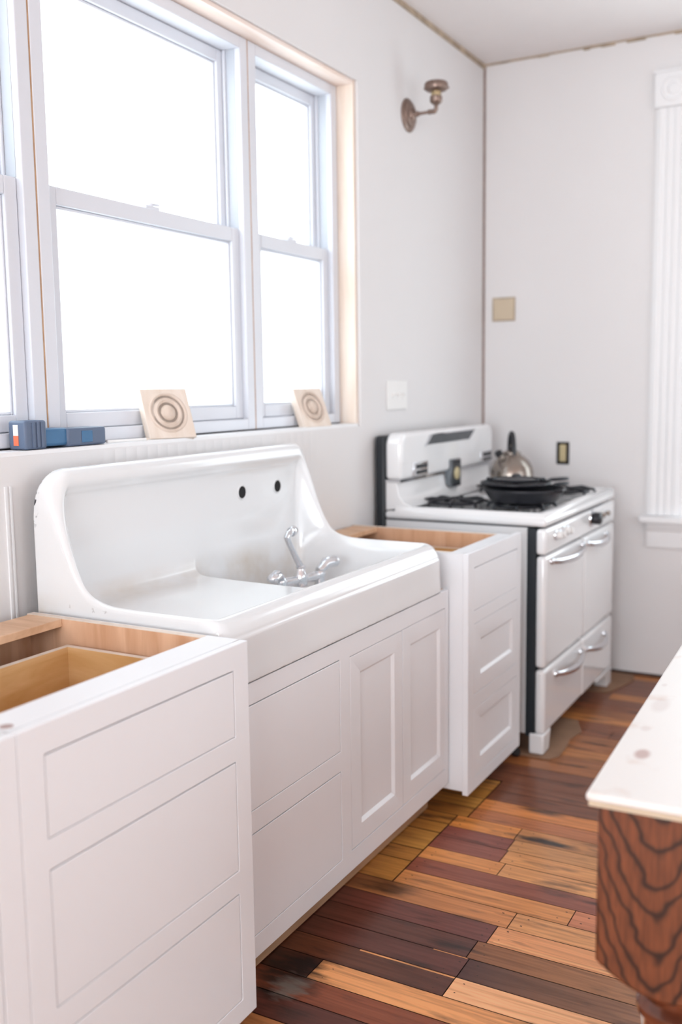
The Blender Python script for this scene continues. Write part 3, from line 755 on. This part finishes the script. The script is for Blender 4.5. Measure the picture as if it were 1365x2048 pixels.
# ------------------------------------------------------------ stove
def rounded_box(bm_x0, x1, y0, y1, z0, z1): 
    bm = NB(); box(bm, bm_x0, x1, y0, y1, z0, z1); return bm
def build_stove():
    t = thing('stove', 'vintage white enamel gas stove with chrome handles against the back wall', 'stove', (0.36, 4.0, 0))
    Y0, Y1 = 3.49, 4.508
    bm = NB(); box(bm, .055, .640, Y0, Y1, .075, .8655); obj('body', bm, 'enamel', t, bevel=0.004)
    bm = NB(); box(bm, .640, .674, Y0-.006, Y1-.004, .07, .862); obj('front_gasket', bm, 'blacktrim_shade', t)
    bm = NB(); box(bm, .060, .66, Y0-.001, Y1+.001, .8645, .8695); obj('top_gasket', bm, 'blacktrim_shade', t)
    bm = NB(); box(bm, .012, .054, Y0-.006, Y1, .05, 1.195); obj('rear_shade_panel', bm, 'blacktrim_shade', t, bevel=0.01)  # dark box standing in for the shadowed gap behind the stove
    # cooktop with raised rim and recessed deck
    bm = NB()
    box(bm, .056, .712, Y0-.012, Y1+.004, .8695, .900)
    ct = obj('cooktop', bm, 'enamel', t, bevel=0.012, segs=4)
    bm = NB()
    R = [(.11, Y0-.010), (.702, Y0-.010), (.702, Y1+.002), (.11, Y1+.002)]
    def rect(x0, x1, y0, y1, z): return [bm.verts.new(q) for q in ((x0, y0, z), (x1, y0, z), (x1, y1, z), (x0, y1, z))]
    L0 = rect(.10, .711, Y0-.011, Y1+.003, .895); L1 = rect(.10, .706, Y0-.006, Y1-.002, .915); L2 = rect(.10, .694, Y0+.004, Y1-.012, .920)
    L3 = rect(.10, .665, Y0+.03, Y1-.04, .917); L4 = rect(.115, .650, Y0+.045, Y1-.055, .908)
    for A, B in ((L0, L1), (L1, L2), (L2, L3), (L3, L4)):
        for i in range(4): bm.faces.new([A[i], A[(i+1) % 4], B[(i+1) % 4], B[i]])
    bm.faces.new(L4)
    obj('cooktop_rim', bm, 'enamel', t, smooth=True, angle=60)
    # back guard
    bm = NB()
    prism(bm, [(.055, .90), (.175, .918), (.135, .932), (.112, .96), (.104, 1.012), (.055, 1.012)], Y0, Y1-.004, 'Y')
    obj('back_guard', bm, 'enamel', t, bevel=0.004, segs=3)
    bm = NB()
    yb0, yb1, zt = Y0-.004, Y1-.002, 1.205
    pts = []
    for cx_, cz, a0 in ((yb1-.05, zt-.05, 0), (yb0+.05, zt-.05, 90)):
        for k in range(9):
            a = math.radians(a0+90*k/8); pts.append((cx_+.05*math.cos(a), cz+.05*math.sin(a)))
    pts += [(yb0, 1.022), (yb1, 1.022)]
    prism(bm, pts, .055, .128, 'X')
    ug = obj('upper_back_guard', bm, 'enamel', t, bevel=0.016, segs=4)
    bm = NB(); box(bm, .056, .121, yb0+.002, yb1-.002, 1.012, 1.022); obj('chrome_band', bm, 'chrome', t)
    # lamp recess with slanted ends
    bm = NB(); prism(bm, [(3.71, 1.148), (4.19, 1.148), (4.25, 1.186), (3.765, 1.186)], .120, .1295, 'X'); vt = obj('lamp_recess', bm, 'greymetal', t)
    bm = NB(); prism(bm, [(3.70, 1.143), (3.71, 1.143), (3.776, 1.190), (3.755, 1.190)], .120, .134, 'X'); prism(bm, [(4.18, 1.148), (4.19, 1.148), (4.265, 1.190), (4.25, 1.190)], .12, .134, 'X')
    prism(bm, [(3.755, 1.187), (4.265, 1.187), (4.265, 1.191), (3.755, 1.191)], .12, .136, 'X'); obj('recess_trim', bm, 'chrome', vt)
    # louvred oven vents
    for (a, b) in ((3.585, 3.725), (4.335, 4.475)):
        bm = NB(); box(bm, .127, .134, a, b, 1.028, 1.084); v = obj('vent', bm, 'chrome', t, bevel=0.002)
        bm = NB(); box(bm, .133, .1355, a+.028, b-.006, 1.058, 1.074); box(bm, .133, .1355, a+.028, b-.006, 1.036, 1.050); obj('louvre', bm, 'iron', v)
    # clock
    bm = NB(); box(bm, .105, .140, 3.965, 4.075, .948, 1.070); c = obj('clock', bm, 'greymetal', t, bevel=0.006)
    for za in (.952, 1.050):
        bm = NB(); box(bm, .139, .1425, 3.978, 4.062, za, za+.014); obj('clock_bar', bm, 'iron', c)
    bm = NB(); lathe(bm, [(.027, .139), (.027, .144), (.024, .146), (0, .146)], (0, 4.02, 1.008), 28, 'X'); obj('clock_face', bm, 'ivory', c, smooth=True)
    # control panel, doors and drawers
    XF0, XF1 = .6745, .713
    obj('control_panel', rounded_box(XF0, XF1, Y0-.012, Y1+.002, .766, .862), 'enamel', t, bevel=0.012, segs=4)
    ysp = 4.008
    def bar(parent, ya, yb, z, bow=.030, r=.008):
        bm = NB(); pts = []; rr = []
        for k in range(17):
            s = k/16; pts.append((XF1+.006+bow*math.sin(PI*s)**.6, ya+(yb-ya)*s, z - .012*math.sin(PI*s))); rr.append(r*(.75+.5*math.sin(PI*s)))
        tube(bm, pts, rr, 14, 1.5)
        for yy in (ya, yb): lathe(bm, [(.013, XF1-.001), (.012, XF1+.008), (.006, XF1+.012)], (0, yy, z), 16, 'X')
        obj('handle', bm, 'chrome', parent, smooth=True)
    d1 = obj('oven_door', rounded_box(XF0, XF1, Y0-.010, ysp-.0015, .338, .760), 'enamel', t, bevel=0.014, segs=4)
    bar(d1, 3.545, 3.975, .735)
    d2 = obj('broiler_door', rounded_box(XF0, XF1, ysp+.0015, Y1+.002, .338, .760), 'enamel', t, bevel=0.014, segs=4)
    bar(d2, 4.05, 4.36, .728)
    d3 = obj('storage_drawer', rounded_box(XF0, XF1, Y0-.008, ysp-.001, .082, .330), 'enamel', t, bevel=0.014, segs=4)
    bar(d3, 3.62, 3.975, .285)
    d4 = obj('storage_drawer', rounded_box(XF0, XF1, ysp+.001, Y1+.001, .082, .330), 'enamel', t, bevel=0.014, segs=4)
    bar(d4, 4.06, 4.36, .275)
    # legs with curved brackets
    for s in (0, 1):
        pts = [(0, .0045), (.075, .0045), (.080, .02), (.088, .045), (.110, .062), (.26, .078), (.26, .084), (0, .084)]
        if not s: pts = [(0, .0045), (.072, .0045), (.080, .018), (.086, .045), (.094, .070), (.105, .084), (0, .084)]
        if s: P = [(Y1+.002-a, b) for a, b in pts]
        else: P = [(Y0-.012+a, b) for a, b in pts]
        bm = NB(); prism(bm, P, .655, .713, 'X'); obj('leg', bm, 'enamel', t, bevel=0.010, segs=3)
    for yy in (Y0+.01, Y1-.05):
        bm = NB(); box(bm, .07, .12, yy, yy+.04, 0, .078); obj('rear_leg', bm, 'blacktrim_shade', t)
    bm = NB(); box(bm, .60, .6995, Y0+.08, Y1-.08, .0765, .0815); obj('skirt', bm, 'enamel', t)
    # knobs
    def knob(y, z, r=.015, m='whiteplastic', dep=.024):
        bm = NB(); lathe(bm, [(r*1.45, XF1-.001), (r*1.4, XF1+.004), (r*.9, XF1+.006)], (0, y, z), 24, 'X'); k = obj('burner_knob', bm, 'chrome', t, smooth=True)
        bm = NB(); lathe(bm, [(r*.8, XF1+.004), (r, XF1+.010), (r, XF1+dep-.004), (r*.8, XF1+dep), (0, XF1+dep)], (0, y, z), 24, 'X'); obj('knob_cap', bm, m, k, smooth=True)
    knob(3.60, .826, .014); knob(3.652, .822, .014); knob(3.700, .832, .014); knob(3.752, .824, .014)
    knob(4.12, .826, .026, 'black', .04); knob(4.245, .824, .010, 'steel'); knob(4.33, .824, .010, 'steel')
    # burners and grates
    def grate(cx_, cy):
        g_ = NB(); z = .936
        lathe(g_, [(.048, z-.024), (.050, z-.016), (.040, z-.012), (0, z-.012)], (cx_, cy, 0), 24)
        b = obj('burner', g_, 'iron', t, smooth=True)
        g_ = NB()
        ring = [(cx_+.105*math.cos(2*PI*k/32), cy+.105*math.sin(2*PI*k/32), z-.012) for k in range(33)]
        tube(g_, ring, .0065, 8)
        for k in range(8):
            a = 2*PI*k/8+.2; c_, s_ = math.cos(a), math.sin(a)
            tube(g_, [(cx_+.135*c_, cy+.135*s_, z-.024), (cx_+.128*c_, cy+.128*s_, z-.008), (cx_+.10*c_, cy+.10*s_, z-.002), (cx_+.03*c_, cy+.03*s_, z-.004)], .006, 8)
        obj('grate', g_, 'iron', t, smooth=True)
    for cx_, cy in ((.27, 3.70), (.545, 3.70), (.27, 4.28), (.545, 4.28)): grate(cx_, cy)
build_stove()

# roller foot of the cabinet beside the stove
bm = NB(); lathe(bm, [(.0, -.012), (.014, -.012), (.016, -.008), (.016, .008), (.014, .012), (0, .012)], (.62, 3.44, .0165), 20, 'X')
tag(centre(obj('caster', bm, 'rubber', smooth=True)), 'small black roller on the floor between cabinet and stove', 'caster')

# kettle
def build_kettle():
    K = Vector((.312, 4.25, .936))
    t = thing('kettle', 'round stainless steel kettle with black arched handle on the rear burner', 'kettle', K)
    bm = NB(); lathe(bm, [(.085, 0), (.093, .006), (.098, .03), (.098, .055), (.092, .085), (.078, .112), (.055, .134), (.040, .142), (.038, .146)], K, 48)
    body = obj('kettle_body', bm, 'steel', t, smooth=True)
    bm = NB(); lathe(bm, [(.042, .145), (.042, .150), (.030, .158), (.008, .163), (.008, .168), (.012, .176), (.008, .184), (0, .185)], K, 32)
    obj('lid', bm, 'steel', t, smooth=True)
    bm = NB()
    a = Vector((-.5, -.86, 0)); 
    tube(bm, [K+a*.045+Vector((0, 0, .105)), K+a*.062+Vector((0, 0, .128)), K+a*.074+Vector((0, 0, .146))], [.022, .018, .015], 16)
    sp = obj('spout', bm, 'steel', t, smooth=True)
    bm = NB(); tube(bm, [K+a*.071+Vector((0, 0, .142)), K+a*.080+Vector((0, 0, .156)), K+a*.083+Vector((0, 0, .161))], [.017, .018, .010], 16); obj('spout_cap', bm, 'black', sp, smooth=True)
    bm = NB(); pts = []
    h = Vector((-.30, -.95, 0)).normalized()
    h = Vector((.78, .10, 0)).normalized()
    h = Vector((.60, -.80, 0)).normalized()
    for k in range(25):
        s = PI*(k/24); pts.append(K+h*(-.036*math.cos(s))+Vector((0, 0, .120+.118*math.sin(s)**.8)))
    tube(bm, pts, [.011]*25, 14, 0.8)
    obj('handle', bm, 'black', t, smooth=True)
    bm = NB(); lathe(bm, [(.018, .158), (.020, .166), (.012, .180), (0, .184)], K, 20); obj('lid_knob', bm, 'black', t, smooth=True)
build_kettle()

# skillets, stacked
def skillet(label, c, r, hgt, ang, hl, tilt=0.0, lid=False):
    t = thing('skillet', label, 'skillet', c, (0, tilt, ang), 'cast iron skillets on the front burner')
    bm = NB(); lathe(bm, [(0, 0), (r*.78, 0), (r*.82, .004), (r*.97, hgt-.010), (r*1.0, hgt-.006), (r*1.0, hgt), (r*.965, hgt), (r*.945, hgt-.010), (r*.79, .007), (0, .006)], (0, 0, 0), 56)
    for s in (-1, 1):
        tube(bm, [(-.015, s*r*.98, hgt-.004), (0, s*(r+.012), hgt-.003), (.015, s*r*.98, hgt-.004)], [.006, .008, .006], 10)
    obj('pan', bm, 'iron', t, smooth=True, local=True)
    bm = NB()
    z = hgt-.012
    tube(bm, [(r*.96, 0, z), (r+.02, 0, z+.002), (r+.05, 0, z+.006)], [.014, .011, .012], 14, 0.5)
    n = 20
    loop = []
    for k in range(n+1):
        a_ = 2*PI*k/n+PI; loop.append((r+.05+(hl-.05)/2+(hl-.05)/2*math.cos(a_), .0135*math.sin(a_), z+.007))
    tube(bm, loop, .0065, 10)
    obj('handle', bm, 'iron', t, smooth=True, local=True)
    return t
A1 = math.radians(72)
skillet('large black cast iron skillet at the bottom of the stack on the front burner', (.552, 3.705, .9375), .160, .052, A1, .135)
skillet('medium black cast iron skillet resting on the largest one in the stack', (.520, 3.700, .9905), .138, .022, math.radians(62), .145)
skillet('small black cast iron skillet on top of the stack with handle pointing to the back', (.515, 3.715, 1.0135), .095, .010, math.radians(108), .10)

# ------------------------------------------------------------ wall fittings
def build_sconce():
    t = thing('wall_sconce', 'aged brass wall sconce without shade high on the left wall', 'lamp', (0, 3.832, 2.488))
    P = Vector((0, 3.832, 2.488))
    bm = NB(); lathe(bm, [(.066, 0), (.066, .004), (.060, .010), (.052, .012), (.048, .018), (.030, .022), (.024, .030), (.012, .036), (.010, .05)], P, 40, 'X'); obj('wall_plate', bm, 'brass', t, smooth=True)
    bm = NB(); tube(bm, [P+Vector((.03, 0, 0)), P+Vector((.10, 0, 0))], .0062, 14); lathe(bm, [(.010, .092), (.010, .100)], P, 16, 'X')
    tube(bm, [P+Vector((.098, 0, 0)), P+Vector((.120, 0, 0)), P+Vector((.126, 0, .008)), P+Vector((.126, 0, .026))], [.009, .010, .009, .008], 14); obj('arm', bm, 'brass', t, smooth=True)
    q = P+Vector((.126, 0, -.014))
    bm = NB(); lathe(bm, [(.008, .036), (.022, .046), (.025, .052), (.025, .070), (.020, .072)], q, 28); obj('socket', bm, 'brass', t, smooth=True)
    bm = NB(); lathe(bm, [(.020, .070), (.020, .090)], q, 28); obj('socket_shell', bm, 'brass_pale', t, smooth=True)
    bm = NB(); lathe(bm, [(.021, .088), (.038, .092), (.046, .097), (.048, .104), (.048, .118), (.043, .124), (.040, .124), (.043, .117), (.042, .104), (.018, .093), (0, .092)], q, 36); h = obj('shade_holder', bm, 'brass', t, smooth=True)
    for k in range(3):
        bm = NB(); a = 2*PI*k/3-1.2; v = Vector((math.cos(a), math.sin(a), 0)); tube(bm, [q+v*.046+Vector((0, 0, .110)), q+v*.058+Vector((0, 0, .110))], .004, 10)
        obj('thumb_screw', bm, 'brass', h, smooth=True)
build_sconce()

t = thing('light_switch', 'white switch plate on the left wall beside the window, above the stove', 'switch', (0, 3.705, 1.352))
bm = NB(); box(bm, 0.0003, .007, 3.612, 3.800, 1.292, 1.412); obj('switch_plate', bm, 'whiteplastic', t, bevel=.003)
for yy in (3.66, 3.706, 3.752):
    bm = NB(); box(bm, .0065, .009, yy-.006, yy+.006, 1.338, 1.364); g_ = obj('toggle', bm, 'whiteplastic', t)
    bm = NB(); box(bm, .008, .020, yy-.004, yy+.004, 1.351, 1.360); obj('toggle_lever', bm, 'whiteplastic', g_, bevel=.001)

t = thing('electrical_outlet', 'ivory electrical outlet without cover plate in a black box on the back wall', 'outlet', (.414, YB, 1.00))
bm = NB(); box(bm, .383, .444, YB-.004, YB-.0003, 1.002, 1.110); obj('outlet_box', bm, 'void', t)
bm = NB(); box(bm, .398, .430, YB-.009, YB-.004, 1.016, 1.098); rc = obj('receptacle', bm, 'ivory', t, bevel=.004)
bm = NB()
for zz in (1.036, 1.078): lathe(bm, [(.0145, -.0085), (.0135, -.0115), (0, -.0115)], (.414, YB, zz), 20, 'Y')
obj('receptacle_face', bm, 'ivory', rc, smooth=True)

bm = NB()
box(bm, .056, .160, YB-.010, YB-.0004, 1.704, 1.806)
o = tag(centre(obj('wall_box_cover', bm, 'tan', bevel=.003)), 'square tan cover on the back wall near the corner', 'cover plate')
bm = NB(); 
for a, b, c_, d in ((.050, .056, 1.698, 1.812), (.160, .166, 1.698, 1.812), (.056, .160, 1.698, 1.704), (.056, .160, 1.806, 1.812)): box(bm, a, b, YB-.004, YB-.0003, c_, d)
off = o.location.copy()
for v in bm.verts: v.co -= off
e = obj('cut_edge', bm, 'seam', local=True); e.parent = o

# ------------------------------------------------------------ things on the window sill
def rosette(label, loc, rz, lean, s=.150, th=.026):
    t = thing('rosette_block', label, 'wood block', loc, (0, 0, 0), 'carved rosette blocks on the sill')
    t.rotation_mode = 'XYZ'
    t.rotation_euler = (0, -lean, rz)
    bm = NB(); box(bm, -th, 0, -s/2, s/2, 0, s); obj('block', bm, 'block', t, bevel=.002, local=True)
    bm = NB(); lathe(bm, [(.062, 0), (.062, .001), (.058, .004), (.054, .003), (.050, -.003), (.043, .002), (.038, .005), (.030, -.001), (.024, -.001), (.020, .006), (.012, .011), (0, .013)], (0, 0, s/2+.002), 48, 'X')
    obj('rosette', bm, MAT['block_dark'], t, smooth=True, local=True)
    return t
rosette('carved rosette wood block leaning on the middle window, beside the blue tool', (-0.012, 2.258, 1.2500), math.radians(-22), math.radians(22), .152)
rosette('carved rosette wood block leaning on the right-hand window near the jamb', (-0.016, 3.092, 1.2485), math.radians(-12), math.radians(22), .148)

def build_tool():
    t = thing('cordless_tool', 'blue cordless power tool with battery lying on the window sill', 'power tool', (-.050, 1.84, 1.2490), (0, 0, 0))
    bm = NB(); box(bm, -.022, .035, -.140, -.070, 0, .070); bat = obj('battery', bm, 'navy', t, bevel=.006, local=True)
    bm = NB()
    for k in range(3): box(bm, .034, .038, -.118+k*.014, -.110+k*.014, .004, .066)
    obj('battery_rib', bm, 'navy', bat, bevel=.001, local=True)
    bm = NB(); box(bm, -.004, .012, -.1412, -.1398, .034, .060); obj('white_label', bm, 'whiteplastic', bat, local=True)
    bm = NB(); box(bm, -.004, .012, -.1413, -.1398, .010, .034); obj('orange_label', bm, 'orange', bat, local=True)
    bm = NB(); box(bm, -.028, .028, -.074, .010, .004, .048); obj('handle', bm, 'blue', t, bevel=.008, local=True, segs=3)
    bm = NB(); box(bm, -.034, .034, .002, .140, .0, .046); hd = obj('motor_housing', bm, 'navy', t, bevel=.006, local=True)
    bm = NB(); box(bm, .033, .0365, .050, .088, .008, .038); obj('latch', bm, 'blue', hd, bevel=.002, local=True)
    bm = NB(); lathe(bm, [(.016, .140), (.016, .146), (.008, .150)], (0, 0, .022), 20, 'Y'); obj('collet', bm, 'orange', hd, smooth=True, local=True)
build_tool()
t = thing('pencil', 'thin white carpenter pencil lying on the sill right of the blue tool', 'pencil', (-.02, 2.07, 1.2485), (0, 0, math.radians(-6)))
bm = NB(); tube(bm, [(0, -.075, .0045), (0, .065, .0045)], .0042, 6); obj('shaft', bm, 'whiteplastic', t, local=True)
bm = NB(); tube(bm, [(0, .065, .0045), (0, .083, .0045)], [.0042, .0006], 6); obj('tip', bm, 'block', t, local=True)

# ------------------------------------------------------------ floor things
def sheet(label, pts):
    bm = NB(); prism(bm, pts, 0.0006, 0.0042, 'Z')
    o = centre(obj('cardboard_sheet', bm, 'card')); tag(o, label, 'cardboard', 'cardboard under the stove feet'); return o
sheet('brown cardboard under the front left foot of the stove', [(.46, 3.46), (.74, 3.455), (.765, 3.50), (.765, 3.60), (.752, 3.70), (.770, 3.80), (.72, 3.93), (.50, 3.93)])
sheet('brown cardboard under the front right foot of the stove, by the wall', [(.50, 4.34), (.735, 4.35), (.765, 4.45), (.80, 4.60), (.78, 4.690), (.50, 4.695)])

# ------------------------------------------------------------ work table in the foreground
def build_table():
    t = thing('work_table', 'old oak table with worn white top in the right foreground', 'table', (1.402, 1.463, 0), (0, 0, math.radians(1.7)))
    Wt, Lt = 1.05, 1.75
    bm = NB(); box(bm, 0, Wt, 0, Lt, .7465, .760); tt_ = obj('tabletop', bm, MAT['top'], t, bevel=.005, segs=3, local=True)
    bm = NB(); box(bm, .004, Wt-.004, .004, Lt-.004, .738, .7464); obj('edge_strip', bm, 'tan', tt_, local=True)
    # scalloped front board
    def board(n=40):
        pts = [(.016, .7375), (.016, .478), (.024, .470)]
        for k in range(n+1):
            s = k/n; x = .030+s*.20; pts.append((x, .468-.036*math.sin(PI*s)**.8))
        pts += [(.245, .475), (.30, .50), (.70, .50), (.755, .475)]
        for k in range(n+1):
            s = k/n; x = .77+s*.20; pts.append((x, .468-.036*math.sin(PI*s)**.8))
        pts += [(Wt-.016, .478), (Wt-.016, .7375)]
        return pts
    bm = NB(); prism(bm, board(), .014, .052, 'Y'); obj('front_apron', bm, MAT['oak'], t, bevel=.006, local=True)
    bm = NB(); prism(bm, board(), Lt-.052, Lt-.014, 'Y'); obj('rear_apron', bm, MAT['oak'], t, bevel=.006, local=True)
    for x in (.052, Wt-.078):
        bm = NB(); box(bm, x, x+.026, .053, Lt-.053, .52, .7375); obj('side_apron', bm, MAT['legoak'], t, bevel=.003, local=True)
    for x in (.120, Wt-.120):
        for y in (.155, Lt-.155):
            bm = NB(); lathe(bm, [(.050, .52), (.070, .500), (.098, .475), (.104, .452), (.099, .430), (.078, .408), (.056, .390), (.050, .366), (.062, .352), (.062, .340), (.048, .325), (.052, .20), (.034, .08), (.042, .06), (.030, .03), (.026, 0)], (x, y, 0), 40)
            box(bm, x-.07, x+.07, y-.07, y+.07, .5, .7375)
            obj('leg', bm, MAT['legoak'], t, smooth=True, local=True)
build_table()

# white pail behind the table leg
t = thing('pail', 'white pail on the floor behind the turned table leg', 'pail', (1.49, 2.03, 0))
K = Vector((1.49, 2.03, 0))
bm = NB(); lathe(bm, [(.10, 0), (.103, .004), (.114, .135), (.118, .138), (.118, .144), (.111, .144), (.100, .010), (0, .008)], K, 40); obj('bucket', bm, 'whiteplastic', t, smooth=True)
bm = NB(); tube(bm, [K+Vector((.118*math.cos(a), .118*math.sin(a), .13-.05*abs(math.sin(a)))) for a in [PI*k/16 for k in range(17)]], .002, 6); obj('bail', bm, 'steel', t, smooth=True)
